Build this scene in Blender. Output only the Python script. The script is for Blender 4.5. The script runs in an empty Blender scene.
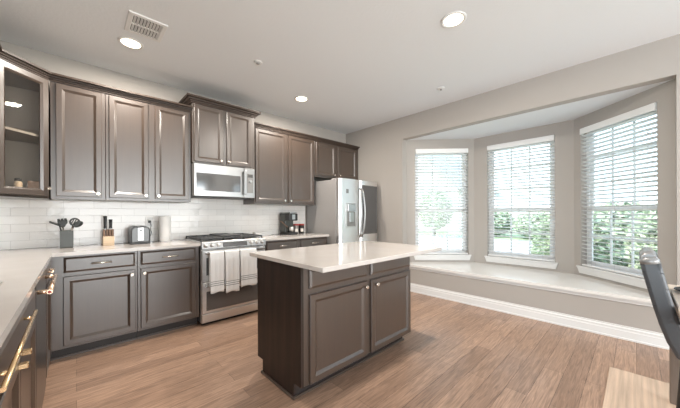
import bpy, bmesh, math, random
from mathutils import Vector, Matrix
random.seed(7)
sc = bpy.context.scene
COL = sc.collection
PI = math.pi

# ------------------------------------------------------------------ camera
cam = bpy.data.cameras.new('camera')
cam.sensor_width = 36.0
cam.lens = 279.6 / 680 * 36.0
cam.shift_y = 10.6 / 680
cam.clip_start = 0.02
cam.clip_end = 300
co = bpy.data.objects.new('camera', cam)
COL.objects.link(co)
co.matrix_world = (Matrix.Translation((0, 0, 1.22)) @ Matrix.Rotation(math.radians(-43.38), 4, 'Z')
                   @ Matrix.Rotation(PI / 2, 4, 'X') @ Matrix.Rotation(-0.004, 4, 'Z'))
sc.camera = co

# ------------------------------------------------------------------ world, sun, area lights, exposure
w = bpy.data.worlds.new('sky')
sc.world = w
w.use_nodes = True
nt = w.node_tree
nt.nodes.clear()
bg = nt.nodes.new('ShaderNodeBackground')
ou = nt.nodes.new('ShaderNodeOutputWorld')
tc = nt.nodes.new('ShaderNodeTexCoord')
sx = nt.nodes.new('ShaderNodeSeparateXYZ')
cr = nt.nodes.new('ShaderNodeValToRGB')
cr.color_ramp.elements[0].position = 0.0
cr.color_ramp.elements[0].color = (0.62, 0.755, 0.83, 1)
cr.color_ramp.elements[1].position = 0.7
cr.color_ramp.elements[1].color = (0.40, 0.58, 0.80, 1)
nt.links.new(tc.outputs['Generated'], sx.inputs[0])
nt.links.new(sx.outputs['Z'], cr.inputs[0])
nt.links.new(cr.outputs[0], bg.inputs['Color'])
bg.inputs['Strength'].default_value = 4.4
nt.links.new(bg.outputs[0], ou.inputs[0])


def light(name, kind, loc, rot, energy, color, **kw):
    l = bpy.data.lights.new(name, kind)
    l.energy = energy
    l.color = color
    for k, v in kw.items():
        setattr(l, k, v)
    o = bpy.data.objects.new(name, l)
    COL.objects.link(o)
    o.location = loc
    o.rotation_euler = rot
    return o


# sun from over the house roof on to the garden
light('sun', 'SUN', (0, 0, 20), (math.radians(38), 0, math.radians(-130)), 6.0, (1, .95, .86), angle=.02)
# fill light added behind the camera, standing in for daylight through an invented opening
light('added_rear_fill', 'AREA', (1.6, -4.35, 1.2), (math.radians(88), 0, 0), 205, (1, .965, .925),
      shape='RECTANGLE', size=4.0, size_y=2.2)
# unseen fill light added at the left to brighten the bay and right wall
light('added_left_fill', 'AREA', (-4.3, -2.3, 1.15), (math.radians(94), 0, math.radians(-90)), 110, (.96, .98, 1),
      shape='RECTANGLE', size=4.2, size_y=2.2)
CAN_POWER = 36
sc.view_settings.view_transform = 'Standard'
sc.view_settings.look = 'None'
sc.view_settings.gamma = 1
sc.view_settings.use_curve_mapping = False
sc.view_settings.exposure = -0.08


# ------------------------------------------------------------------ materials
def pm(name, col, rough=.5, metal=0., spec=.5, coat=0., emis=None, estr=0., noise=None, bump=None, trans=0.):
    m = bpy.data.materials.new(name)
    m.use_nodes = True
    n = m.node_tree.nodes
    L = m.node_tree.links
    b = n['Principled BSDF']
    b.inputs['Base Color'].default_value = (*col, 1)
    b.inputs['Roughness'].default_value = rough
    b.inputs['Metallic'].default_value = metal
    b.inputs['Specular IOR Level'].default_value = spec
    b.inputs['Coat Weight'].default_value = coat
    b.inputs['Coat Roughness'].default_value = .2
    b.inputs['Transmission Weight'].default_value = trans
    if emis:
        b.inputs['Emission Color'].default_value = (*emis, 1)
        b.inputs['Emission Strength'].default_value = estr
    t = None
    if noise or bump:
        t = n.new('ShaderNodeTexCoord')
    if noise:            # (scale xyz, amount)
        mp = n.new('ShaderNodeMapping')
        mp.inputs['Scale'].default_value = noise[0]
        nz = n.new('ShaderNodeTexNoise')
        nz.inputs['Scale'].default_value = 1
        nz.inputs['Detail'].default_value = 4
        L.new(t.outputs['Object'], mp.inputs[0])
        L.new(mp.outputs[0], nz.inputs['Vector'])
        rp = n.new('ShaderNodeValToRGB')
        a = noise[1]
        rp.color_ramp.elements[0].position = .3
        rp.color_ramp.elements[0].color = (*[c * (1 - a) for c in col], 1)
        rp.color_ramp.elements[1].position = .7
        rp.color_ramp.elements[1].color = (*[min(1, c * (1 + a)) for c in col], 1)
        L.new(nz.outputs['Fac'], rp.inputs[0])
        L.new(rp.outputs[0], b.inputs['Base Color'])
    if bump:             # (scale xyz, strength, distance)
        mp = n.new('ShaderNodeMapping')
        mp.inputs['Scale'].default_value = bump[0]
        nz = n.new('ShaderNodeTexNoise')
        nz.inputs['Scale'].default_value = 1
        nz.inputs['Detail'].default_value = 3
        L.new(t.outputs['Object'], mp.inputs[0])
        L.new(mp.outputs[0], nz.inputs['Vector'])
        bp = n.new('ShaderNodeBump')
        bp.inputs['Strength'].default_value = bump[1]
        bp.inputs['Distance'].default_value = bump[2]
        L.new(nz.outputs['Fac'], bp.inputs['Height'])
        L.new(bp.outputs[0], b.inputs['Normal'])
    return m


def thin_glass(name, tint, gloss=.07):
    m = bpy.data.materials.new(name)
    m.use_nodes = True
    n = m.node_tree.nodes
    L = m.node_tree.links
    n.clear()
    o = n.new('ShaderNodeOutputMaterial')
    tr = n.new('ShaderNodeBsdfTransparent')
    tr.inputs[0].default_value = (*tint, 1)
    gl = n.new('ShaderNodeBsdfGlossy')
    gl.inputs['Roughness'].default_value = .02
    lw = n.new('ShaderNodeLayerWeight')
    pw = n.new('ShaderNodeMath')
    pw.operation = 'POWER'
    pw.inputs[1].default_value = 5
    fr = n.new('ShaderNodeMath')
    fr.operation = 'MULTIPLY_ADD'
    fr.inputs[1].default_value = 1 - gloss
    fr.inputs[2].default_value = gloss
    L.new(lw.outputs['Facing'], pw.inputs[0])
    L.new(pw.outputs[0], fr.inputs[0])
    mx = n.new('ShaderNodeMixShader')
    L.new(fr.outputs[0], mx.inputs[0])
    L.new(tr.outputs[0], mx.inputs[1])
    L.new(gl.outputs[0], mx.inputs[2])
    L.new(mx.outputs[0], o.inputs[0])
    return m


def brick_mat(name, c1, c2, mortar, bw, rh, ms, rough, swap=None, streak=None, bumpy=0., spec=.5, offset=.5, wav=None):
    m = bpy.data.materials.new(name)
    m.use_nodes = True
    n = m.node_tree.nodes
    L = m.node_tree.links
    b = n['Principled BSDF']
    t = n.new('ShaderNodeTexCoord')
    src = t.outputs['Object']
    if swap == 'XZ':
        s = n.new('ShaderNodeSeparateXYZ')
        c = n.new('ShaderNodeCombineXYZ')
        L.new(src, s.inputs[0])
        L.new(s.outputs['X'], c.inputs['X'])
        L.new(s.outputs['Z'], c.inputs['Y'])
        vec = c.outputs[0]
    elif swap == 'YZ':
        s = n.new('ShaderNodeSeparateXYZ')
        c = n.new('ShaderNodeCombineXYZ')
        L.new(src, s.inputs[0])
        L.new(s.outputs['Y'], c.inputs['X'])
        L.new(s.outputs['Z'], c.inputs['Y'])
        vec = c.outputs[0]
    else:
        vec = src
    br = n.new('ShaderNodeTexBrick')
    br.inputs['Color1'].default_value = (*c1, 1)
    br.inputs['Color2'].default_value = (*c2, 1)
    br.inputs['Mortar'].default_value = (*mortar, 1)
    br.inputs['Scale'].default_value = 1
    br.inputs['Brick Width'].default_value = bw
    br.inputs['Row Height'].default_value = rh
    br.inputs['Mortar Size'].default_value = ms
    br.inputs['Mortar Smooth'].default_value = .1
    br.offset = offset
    L.new(vec, br.inputs['Vector'])
    col = br.outputs['Color']
    hsrc = None
    if streak:           # scale, amount
        mp = n.new('ShaderNodeMapping')
        mp.inputs['Scale'].default_value = streak[0]
        nz = n.new('ShaderNodeTexNoise')
        nz.inputs['Scale'].default_value = 1
        nz.inputs['Detail'].default_value = 6
        nz.inputs['Distortion'].default_value = 1.2
        L.new(src, mp.inputs[0])
        L.new(mp.outputs[0], nz.inputs['Vector'])
        rp = n.new('ShaderNodeValToRGB')
        rp.color_ramp.elements[0].position = .3
        rp.color_ramp.elements[1].position = .72
        a = streak[1]
        rp.color_ramp.elements[0].color = (1 - a, 1 - a, 1 - a, 1)
        rp.color_ramp.elements[1].color = (1 + a * .5, 1 + a * .5, 1 + a * .5, 1)
        L.new(nz.outputs['Fac'], rp.inputs[0])
        mx = n.new('ShaderNodeMix')
        mx.data_type = 'RGBA'
        mx.blend_type = 'MULTIPLY'
        mx.inputs['Factor'].default_value = 1
        L.new(col, mx.inputs['A'])
        L.new(rp.outputs[0], mx.inputs['B'])
        col = mx.outputs['Result']
        hsrc = nz.outputs['Fac']
    L.new(col, b.inputs['Base Color'])
    b.inputs['Roughness'].default_value = rough
    b.inputs['Specular IOR Level'].default_value = spec
    bp = n.new('ShaderNodeBump')
    bp.inputs['Strength'].default_value = .6
    bp.inputs['Distance'].default_value = .002
    bp.invert = True
    L.new(br.outputs['Fac'], bp.inputs['Height'])
    last = bp
    if wav:              # hand-made wavy glaze
        mp = n.new('ShaderNodeMapping')
        mp.inputs['Scale'].default_value = wav[0]
        nz = n.new('ShaderNodeTexNoise')
        nz.inputs['Scale'].default_value = 1
        nz.inputs['Detail'].default_value = 2
        L.new(src, mp.inputs[0])
        L.new(mp.outputs[0], nz.inputs['Vector'])
        b2 = n.new('ShaderNodeBump')
        b2.inputs['Strength'].default_value = wav[1]
        b2.inputs['Distance'].default_value = .01
        L.new(nz.outputs['Fac'], b2.inputs['Height'])
        L.new(bp.outputs[0], b2.inputs['Normal'])
        last = b2
    elif hsrc and bumpy:
        b2 = n.new('ShaderNodeBump')
        b2.inputs['Strength'].default_value = bumpy
        b2.inputs['Distance'].default_value = .003
        L.new(hsrc, b2.inputs['Height'])
        L.new(bp.outputs[0], b2.inputs['Normal'])
        last = b2
    L.new(last.outputs[0], b.inputs['Normal'])
    return m


M = {}
M['wall'] = pm('greige_paint', (.42, .39, .36), .7, spec=.2, bump=((60, 60, 60), .08, .004))
M['ceil'] = pm('ceiling_paint', (.765, .785, .805), .8, spec=.15, bump=((45, 45, 45), .25, .006))
M['white'] = pm('white_trim_paint', (.74, .735, .725), .35)
M['seat'] = pm('white_quartz_seat', (.80, .785, .76), .12)
M['floor'] = brick_mat('hickory_planks', (.49, .315, .22), (.34, .215, .15), (.17, .105, .075), 1.35, .127, .0012, .30,
                       streak=((5, 75, 1), .40), bumpy=.3, offset=.37)
M['tile'] = brick_mat('white_subway_tile', (.86, .84, .815), (.81, .79, .765), (.66, .645, .625), .228, .0762, .0016, .10,
                      swap='XZ', wav=((12, 12, 24), .2))
M['tile_l'] = brick_mat('white_subway_tile_side', (.86, .84, .815), (.81, .79, .765), (.66, .645, .625), .228, .0762, .0016, .10,
                        swap='YZ', wav=((12, 12, 24), .2))
M['cab'] = pm('espresso_wood', (.052, .032, .021), .40, spec=.6, coat=.75, noise=((70, 70, 3), .12))
M['cab'].node_tree.nodes['Principled BSDF'].inputs['Coat IOR'].default_value = 1.85
M['cab'].node_tree.nodes['Principled BSDF'].inputs['Coat Roughness'].default_value = .30
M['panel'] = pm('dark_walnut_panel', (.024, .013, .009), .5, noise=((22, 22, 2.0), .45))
M['kick'] = pm('dark_kick', (.030, .024, .022), .5)
M['inside'] = pm('cabinet_inside', (.34, .30, .26), .5)
M['counter'] = pm('white_quartz', (.62, .575, .54), .10, noise=((6, 6, 6), .03))
M['steel'] = pm('stainless_steel', (.70, .69, .68), .36, metal=1, noise=((1.5, 1.5, 60), .05))
M['steel_b'] = pm('bright_steel', (.49, .49, .49), .28, metal=1)
M['steel_f'] = pm('fridge_steel', (.84, .835, .83), .34, metal=1)
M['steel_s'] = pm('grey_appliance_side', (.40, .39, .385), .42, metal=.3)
M['toast'] = pm('grey_chrome', (.085, .085, .084), .3, metal=1)
M['brass'] = pm('champagne_brass', (.80, .60, .45), .25, metal=1)
M['gold'] = pm('warm_gold', (.86, .62, .36), .25, metal=1)
M['nickel'] = pm('polished_nickel', (.86, .80, .72), .18, metal=1)
M['blackglass'] = pm('dark_glass', (.20, .20, .20), .08, metal=.6)
M['ovenglass'] = pm('oven_glass', (.16, .16, .162), .14, metal=.6)
M['darksteel'] = pm('dark_steel', (.22, .21, .20), .3, metal=1)
M['black'] = pm('black_plastic', (.018, .018, .018), .4)
M['iron'] = pm('cast_iron', (.05, .052, .055), .55)
M['charcoal'] = pm('charcoal_silicone', (.05, .055, .052), .5)
M['crock'] = pm('grey_green_crock', (.058, .062, .056), .35)
M['towel'] = pm('white_cotton', (.84, .84, .835), .9, spec=.1, bump=((250, 250, 250), .3, .003))
M['stripe'] = pm('grey_stripe_weave', (.17, .17, .18), .9, spec=.1)
M['paper'] = pm('white_paper', (.84, .83, .81), .9, spec=.1)
M['beech'] = pm('pale_beech', (.66, .50, .34), .5, noise=((8, 8, 60), .1))
M['walnut'] = pm('brown_walnut', (.19, .11, .065), .5, noise=((20, 20, 4), .3))
M['lens'] = pm('lamp_lens', (1, .95, .85), .4, emis=(1, .86, .64), estr=7)
M['glass'] = thin_glass('window_glass', (.97, .985, .98))
M['cglass'] = thin_glass('cabinet_glass', (.93, .91, .88), .12)
M['slat'] = pm('white_blind_slat', (.82, .82, .81), .45)
M['cord'] = pm('pale_cord', (.55, .57, .58), .7)
M['cabm'] = pm('espresso_wood_matte', (.048, .032, .024), .5, spec=.35)
M['leather'] = pm('dark_grey_leather', (.075, .080, .088), .32, bump=((90, 90, 90), .15, .003))
M['metalcap'] = pm('brushed_cap', (.30, .30, .30), .4, metal=.5)
M['taupe'] = pm('weathered_taupe_wood', (.20, .155, .125), .5, noise=((30, 30, 3), .25))
M['creamwood'] = pm('cream_wood', (.66, .57, .48), .4, noise=((3, 30, 30), .1))
M['rug'] = pm('beige_woven_rug', (.64, .49, .375), .9, spec=.1, noise=((1.2, 34, 1), .22), bump=((20, 160, 1), .6, .006))
M['red'] = pm('red_lid', (.45, .06, .05), .4)
M['tin'] = pm('grey_tin', (.28, .27, .26), .35, metal=.4)
M['cream'] = pm('cream_label', (.78, .74, .68), .6)
M['lawn'] = pm('lawn', (.36, .44, .25), .9, noise=((1.5, 1.5, 1.5), .3))
M['concrete'] = pm('pale_concrete', (.62, .60, .57), .8)
M['leaf'] = pm('leaf_green', (.36, .44, .28), .6, noise=((5, 5, 5), .5))
M['leaf2'] = pm('leaf_light', (.48, .55, .38), .6, noise=((5, 5, 5), .5))
M['bark'] = pm('bark', (.12, .09, .07), .9)
M['housewall'] = brick_mat('pale_brick', (.70, .64, .60), (.64, .58, .54), (.7, .67, .64), .22, .075, .008, .85, swap='YZ')
M['roof'] = pm('grey_shingle', (.42, .44, .48), .8, noise=((3, 12, 12), .2))


# ------------------------------------------------------------------ mesh helpers
BASE = {}


def frame(O, U, V, N):
    m = Matrix.Identity(4)
    for i, a in enumerate((U, V, N)):
        for j in range(3):
            m[j][i] = a[j]
    for j in range(3):
        m[j][3] = O[j]
    return m


FY = lambda x, y, z: frame((x, y, z), (1, 0, 0), (0, 0, 1), (0, -1, 0))      # faces the camera side (-Y)
FX = lambda x, y, z: frame((x, y, z), (0, 1, 0), (0, 0, 1), (1, 0, 0))       # faces +X


class MB:
    def __init__(s):
        s.v, s.f, s.sm, s.mi = [], [], [], []

    def add(s, vs, fs, M4=None, smooth=False, mi=0):
        o = len(s.v)
        for p in vs:
            p = Vector(p)
            s.v.append(M4 @ p if M4 else p)
        for f in fs:
            s.f.append([i + o for i in f])
            s.sm.append(smooth)
            s.mi.append(mi)
        return s

    def box(s, a, b, bev=0., M4=None, mi=0, seg=1):
        a = [min(p, q) for p, q in zip(a, b)], [max(p, q) for p, q in zip(a, b)]
        lo, hi = a
        bm = bmesh.new()
        bmesh.ops.create_cube(bm, size=1)
        for v in bm.verts:
            v.co = Vector([lo[i] + (v.co[i] + .5) * (hi[i] - lo[i]) for i in range(3)])
        if bev:
            bmesh.ops.bevel(bm, geom=bm.edges[:], offset=min(bev, .45 * min(hi[i] - lo[i] for i in range(3))),
                            segments=seg, profile=.5, affect='EDGES')
        bm.verts.index_update()
        s.add([v.co.copy() for v in bm.verts], [[v.index for v in f.verts] for f in bm.faces], M4, False, mi)
        bm.free()
        return s

    def loops(s, Ls, cap0=True, cap1=True, M4=None, smooth=False, mi=0):
        n = len(Ls[0])
        vs = [p for l in Ls for p in l]
        fs = []
        for k in range(len(Ls) - 1):
            for i in range(n):
                j = (i + 1) % n
                fs.append([k * n + i, k * n + j, (k + 1) * n + j, (k + 1) * n + i])
        s.add(vs, fs, M4, smooth, mi)
        if cap0:
            s.add(Ls[0], [list(range(n))[::-1]], M4, False, mi)
        if cap1:
            s.add(Ls[-1], [list(range(n))], M4, False, mi)
        return s

    def rect_loops(s, w, h, prof, M4, cap1=True, mi=0):
        Ls = []
        for ins, d in prof:
            Ls.append([(ins, ins, d), (w - ins, ins, d), (w - ins, h - ins, d), (ins, h - ins, d)])
        return s.loops(Ls, True, cap1, M4, False, mi)

    def prism(s, pts, z0, z1, M4=None, bev=0, mi=0, smooth=False):
        Ls = [[(x, y, z0) for x, y in pts], [(x, y, z1) for x, y in pts]]
        return s.loops(Ls, True, True, M4, smooth, mi)

    def lathe(s, prof, M4=None, n=20, mi=0, smooth=True, caps=True):
        Ls = [[(r * math.cos(2 * PI * i / n), r * math.sin(2 * PI * i / n), z) for i in range(n)] for r, z in prof]
        return s.loops(Ls, caps, caps, M4, smooth, mi)

    def tube(s, pts, r, n=10, M4=None, mi=0, smooth=True, flat=None):
        pts = [Vector(p) for p in pts]
        Ls = []
        up = None
        for i, p in enumerate(pts):
            t = (pts[min(i + 1, len(pts) - 1)] - pts[max(i - 1, 0)]).normalized()
            if up is None:
                a = Vector((0, 0, 1)) if abs(t.z) < .9 else Vector((1, 0, 0))
                up = (a - t * a.dot(t)).normalized()
            else:
                up = (up - t * up.dot(t)).normalized()
            q = t.cross(up)
            ri = r[i] if isinstance(r, (list, tuple)) else r
            fl = flat if flat else 1
            Ls.append([p + (up * math.cos(2 * PI * k / n) * ri + q * math.sin(2 * PI * k / n) * ri * fl) for k in range(n)])
        return s.loops(Ls, True, True, M4, smooth, mi)

    def grid(s, P, M4=None, smooth=True, mi=0):
        r, c = len(P), len(P[0])
        vs = [p for row in P for p in row]
        fs = [[i * c + j, i * c + j + 1, (i + 1) * c + j + 1, (i + 1) * c + j] for i in range(r - 1) for j in range(c - 1)]
        return s.add(vs, fs, M4, smooth, mi)

    def build(s, name, mat, parent=None, base=None, label=None, cat=None, group=None, kind=None, fix=True):
        b = BASE[parent.name] if parent else Vector(base or (0, 0, 0))
        me = bpy.data.meshes.new(name)
        me.from_pydata([p - b for p in s.v], [], s.f)
        mats = mat if isinstance(mat, (list, tuple)) else [mat]
        for m_ in mats:
            me.materials.append(m_)
        for p, a, k in zip(me.polygons, s.sm, s.mi):
            p.use_smooth = a
            p.material_index = k
        if fix:
            bm = bmesh.new()
            bm.from_mesh(me)
            bmesh.ops.remove_doubles(bm, verts=bm.verts, dist=1e-6)
            bmesh.ops.recalc_face_normals(bm, faces=bm.faces)
            bm.to_mesh(me)
            bm.free()
        o = bpy.data.objects.new(name, me)
        COL.objects.link(o)
        if parent:
            o.parent = parent
        else:
            o.location = b
        BASE[o.name] = b
        if label:
            o['label'] = label
        if cat:
            o['category'] = cat
        if group:
            o['group'] = group
        if kind:
            o['kind'] = kind
        return o


def thing(name, label, cat, loc=(0, 0, 0), group=None, kind=None):
    o = bpy.data.objects.new(name, None)
    o.empty_display_size = .1
    COL.objects.link(o)
    o.location = loc
    if label:
        o['label'] = label
    if cat:
        o['category'] = cat
    if group:
        o['group'] = group
    if kind:
        o['kind'] = kind
    BASE[o.name] = Vector(loc)
    return o


def copy_tree(o, parent=None):
    c = o.copy()
    COL.objects.link(c)
    if parent:
        c.parent = parent
    for ch in list(o.children):
        copy_tree(ch, c)
    return c


def box(name, a, b, mat, parent=None, bev=0., **kw):
    return MB().box(a, b, bev).build(name, mat, parent, **kw)


DOOR = [(0, 0), (0, .016), (.004, .020), (.040, .020), (.044, .017), (.060, .007), (.064, .007)]
DRAW = [(0, 0), (0, .012), (.004, .014), (.016, .020)]


def panel_door(name, F, u0, u1, v0, v1, mat, parent, prof=DOOR):
    Mx = F @ Matrix.Translation((u0, v0, 0))
    return MB().rect_loops(u1 - u0, v1 - v0, prof, Mx).build(name, mat, parent)


def knob(F, u, v, d, parent, mat, r=.015):
    Mx = F @ Matrix.Translation((u, v, d))
    return MB().lathe([(.006, 0), (.006, .012), (.010, .014), (r, .018), (r, .026), (r * .8, .030)], Mx, 16).build('knob', mat, parent)


def bar_pull(F, u0, u1, v, d, parent, mat, name='handle', r=.006, off=.03):
    m = MB()
    m.tube([F @ Vector((u0, v, d + off)), F @ Vector((u1, v, d + off))], r, 10)
    e = (u1 - u0) * .14
    for u in (u0 + e, u1 - e):
        m.tube([F @ Vector((u, v, d)), F @ Vector((u, v, d + off))], r * .85, 10)
    return m.build(name, mat, parent)


# ------------------------------------------------------------------ the setting
XL, XR, YB, ZC = -.785, 3.87, 3.92, 2.80
YR = -4.5
XO = -4.4
MB().box((XO, YR - .12, -.08), (XR + .12, YB + .12, 0)).build('floor', M['floor'], kind='structure')
MB().box((XO, YR - .12, ZC), (XR + .12, YB + .12, ZC + .1)).build('ceiling', M['ceil'], kind='structure')
MB().box((XL - .12, YB, 0), (XR + .12, YB + .12, ZC)).build('wall_back', M['wall'], kind='structure')
MB().box((XL - .12, .28, 0), (XL, YB, ZC)).build('wall_left', M['wall'], kind='structure')  # stops short: the unseen left side is opened up to let light in
JL, JR = 2.61, -.25            # bay opening jambs
SEAT = .43
m = MB()
m.box((XR, JL, 0), (XR + .12, YB, ZC))
m.box((XR, YR, 0), (XR + .12, -2.6, ZC))
m.box((XR, -2.6, 0), (XR + .12, -.8, .55))
m.box((XR, -2.6, 2.30), (XR + .12, -.8, ZC))
m.box((XR, -1.735, .55), (XR + .12, -1.665, 2.30))
m.box((XR, -.8, 0), (XR + .12, JR, ZC))
m.box((XR, JR, 2.45), (XR + .12, JL, ZC))
m.box((XR, JR, 0), (XR + .12, JL, SEAT - .035))
m.build('wall_right', M['wall'], kind='structure')
m = MB()
m.box((XO, YR - .12, 0), (-.5, YR, ZC))
m.box((3.7, YR - .12, 0), (XR + .12, YR, ZC))
m.box((-.5, YR - .12, 2.5), (3.7, YR, ZC))  # the unseen opening under this lintel is added to let light in
m.build('wall_rear', M['wall'], kind='structure')

BA, BB, BC, BD = (3.99, 2.61), (4.75, 1.82), (4.75, .555), (3.99, -.25)
WZ0, WZ1 = .55, 2.30
WW = .865


def wall_frame(A, B):
    a, b = Vector((*A, 0)), Vector((*B, 0))
    t = (b - a).normalized()
    return frame(a, t, Vector((-t.y, t.x, 0)), (0, 0, 1)), (b - a).length, math.atan2(t.y, t.x)


WIN = []
for nm, A, B, s0 in (('left', BA, BB, .139), ('center', BB, BC, .197), ('right', BC, BD, .095)):
    F, L, rz = wall_frame(A, B)
    m = MB()
    e0, e1 = (0 if nm == 'left' else -.0), (0 if nm == 'right' else .06)
    if nm == 'center':
        e0, e1 = -.058, .058
    if nm == 'right':
        e0, e1 = -.058, 0
    for a, b in (((e0, 0, 0), (s0, .14, 2.6)), ((s0 + WW, 0, 0), (L + e1, .14, 2.6)),
                 ((s0, 0, 0), (s0 + WW, .14, WZ0)), ((s0, 0, WZ1), (s0 + WW, .14, 2.6))):
        m.box(a, b, M4=F)
    m.build('wall_bay_' + nm, M['wall'], kind='structure')
    c = F @ Vector((s0 + WW / 2, 0, WZ0))
    WIN.append((nm, c, rz))
poly = [(3.87, JL), BA, BB, BC, BD, (3.87, JR)]
MB().prism([(3.985, JL), BA, BB, BC, BD, (3.985, JR)], 2.452, 2.6).build('ceiling_bay', M['ceil'], kind='structure')

# baseboards
def baseboard(name, A, B, h=.13, d=.016):
    F, L, _ = wall_frame(A, B)
    m = MB()
    prof = [(0, 0), (-d, 0), (-d, h * .62), (-d * .78, h * .66), (-d * .78, h * .82), (-d * .35, h * .88), (-d * .35, h), (0, h)]
    m.loops([[(0, y, z) for y, z in prof], [(L, y, z) for y, z in prof]], M4=F)
    m.box((0, -d - .010, 0), (L, -d, .016), M4=F)
    return m.build(name, M['white'], kind='structure')


baseboard('baseboard_right', (XR, 3.9), (XR, YR + .02))

# window seat in the bay
ws = thing('window_bench', 'long white window seat ledge running under the three bay windows', 'window seat', (XR, 1.18, SEAT - .035))
m = MB()
sp = [(XR - .035, JL + .03), (XR, JL + .03), (XR, JL), BA, BB, BC, BD, (XR, JR), (XR, JR - .03), (XR - .035, JR - .03)]
m.prism(sp, SEAT - .032, SEAT)
m.build('seat_top', M['seat'], ws)
m = MB()
m.box((XR - .022, JR - .03, SEAT - .052), (XR - .0, JL + .03, SEAT - .032), .004)
m.box((XR - .012, JR - .03, SEAT - .075), (XR - .0, JL + .03, SEAT - .052), .004)
m.build('nosing_trim', M['white'], ws)

# windows (structure) and their blinds
def make_window():
    r = thing('window_1', None, None, (0, 0, 0), kind='structure')
    W, H = WW, WZ1 - WZ0
    hw = W / 2
    y0, y1 = .075, .125
    mid = .725
    m = MB()
    fw = .035
    for a, b in (((-hw, y0, 0), (-hw + fw, y1, H)), ((hw - fw, y0, 0), (hw, y1, H)),
                 ((-hw, y0, 0), (hw, y1, fw)), ((-hw, y0, H - fw), (hw, y1, H))):
        m.box(a, b, .003)
    m.build('window_frame', M['white'], r)

    def sash(name, z0, z1, ya, yb, rows):
        m = MB()
        sw = .038
        x0, x1 = -hw + fw, hw - fw
        for a, b in (((x0, ya, z0), (x0 + sw, yb, z1)), ((x1 - sw, ya, z0), (x1, yb, z1)),
                     ((x0, ya, z0), (x1, yb, z0 + sw)), ((x0, ya, z1 - sw), (x1, yb, z1))):
            m.box(a, b, .002)
        yc = (ya + yb) / 2
        for k in (1, 2):
            x = x0 + sw + (x1 - x0 - 2 * sw) * k / 3
            m.box((x - .010, yc - .006, z0 + sw), (x + .010, yc + .006, z1 - sw))
        for k in range(1, rows):
            z = z0 + sw + (z1 - z0 - 2 * sw) * k / rows
            m.box((x0 + sw, yc - .006, z - .010), (x1 - sw, yc + .006, z + .010))
        o = m.build(name, M['white'], r)
        MB().add([(x0 + sw, yc + .008, z0 + sw), (x1 - sw, yc + .008, z0 + sw), (x1 - sw, yc + .008, z1 - sw), (x0 + sw, yc + .008, z1 - sw)],
                 [[0, 1, 2, 3]]).build('pane', M['glass'], o)
    sash('lower_sash', fw, mid + .02, y0 + .004, y0 + .024, 2)
    sash('upper_sash', mid - .02, H - fw, y0 + .026, y0 + .046, 3)
    # stool with horns and a flared apron, inside the room
    m = MB()
    m.box((-hw - .035, -.030, -.012), (hw + .035, .075, .006), .003)
    m.loops([[(-hw - .03, -.022, -.012), (hw + .03, -.022, -.012), (hw + .03, 0, -.012), (-hw - .03, 0, -.012)],
             [(-hw - .008, -.014, -.085), (hw + .008, -.014, -.085), (hw + .008, 0, -.085), (-hw - .008, 0, -.085)]])
    m.build('window_sill', M['white'], r)
    return r


def make_blind():
    r = thing('window_blind', 'x', 'blind', (0, 0, 0), 'white slatted blinds of the bay windows')
    W, H = WW - .012, WZ1 - WZ0
    hw = W / 2
    m = MB()
    m.box((-hw, -.014, H - .078), (hw, -.002, H - .002), .003)
    m.box((-hw, -.002, H - .078), (-hw + .008, .03, H - .002))
    m.box((hw - .008, -.002, H - .078), (hw, .03, H - .002))
    m.build('valance', M['slat'], r)
    MB().box((-hw + .012, .004, H - .055), (hw - .012, .056, H - .005)).build('headrail', M['slat'], r)
    m = MB()
    z = H - .095
    tilt = math.radians(-17)
    n = 0
    while z > .045:
        Mx = Matrix.Translation((0, .034, z)) @ Matrix.Rotation(tilt, 4, 'X')
        m.box((-hw, -.025, -.0016), (hw, .025, .0016), M4=Mx)
        z -= .0475
        n += 1
    m.build('slats', M['slat'], r)
    MB().box((-hw, .008, .012), (hw, .060, .030), .003).build('bottom_rail', M['slat'], r)
    for x in (-.29, 0, .29):
        m = MB()
        for y in (.0085, .0595):
            m.tube([(x, y, H - .06), (x, y, .02)], .0011, 5)
        m.build('ladder_cord', M['cord'], r)
    m = MB()
    m.tube([(hw - .07, -.004, H - .07), (hw - .07, -.006, H - .95)], .0014, 5)
    m.lathe([(.003, 0), (.007, -.012), (.007, -.03), (.003, -.034)], Matrix.Translation((hw - .07, -.006, H - .27)), 8)
    m.build('pull_cord', M['cord'], r)
    return r


win0, bl0 = make_window(), make_blind()
BLAB = {'left': 'white slatted blind in the left bay window, nearest the refrigerator',
        'center': 'white slatted blind in the middle window of the bay',
        'right': 'white slatted blind in the right bay window, behind the chair back'}
for i, (nm, c, rz) in enumerate(WIN):
    if i == 0:
        a, b = win0, bl0
    else:
        a, b = copy_tree(win0), copy_tree(bl0)
    a.name = 'window_%d' % (i + 1)
    a.location = c
    b.location = c
    a.rotation_euler.z = b.rotation_euler.z = rz
    b['label'] = BLAB[nm]

for i, y in enumerate((-1.2325, -2.1675)):  # two extra windows out of view, added for their light and reflections
    a = copy_tree(win0)
    a.name = 'window_%d' % (i + 4)
    a.location = (XR, y, WZ0)
    a.rotation_euler.z = -PI / 2

# ------------------------------------------------------------------ tile backsplash
MB().box((XL + .0105, YB - .010, .9145), (2.87, YB - .0005, 1.3715)).box((.990, YB - .010, 1.3715), (1.766, YB - .0005, 1.437)).build(
    'tile_backsplash', M['tile'], base=(1.05, YB, .9145), label='glossy white subway tile backsplash behind the range and the toaster, on the back wall', cat='backsplash')
MB().box((XL + .0005, .3, .9145), (XL + .010, YB - .0005, 1.3715)).build('tile_backsplash', M['tile_l'], base=(XL, 2, .9145),
    label='glossy white subway tile backsplash at the left edge, on the left wall', cat='backsplash')

# ------------------------------------------------------------------ upper cabinets along the back wall
YF = 3.59          # face-frame plane
YW = YB - .012     # behind the cabinet backs


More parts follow.
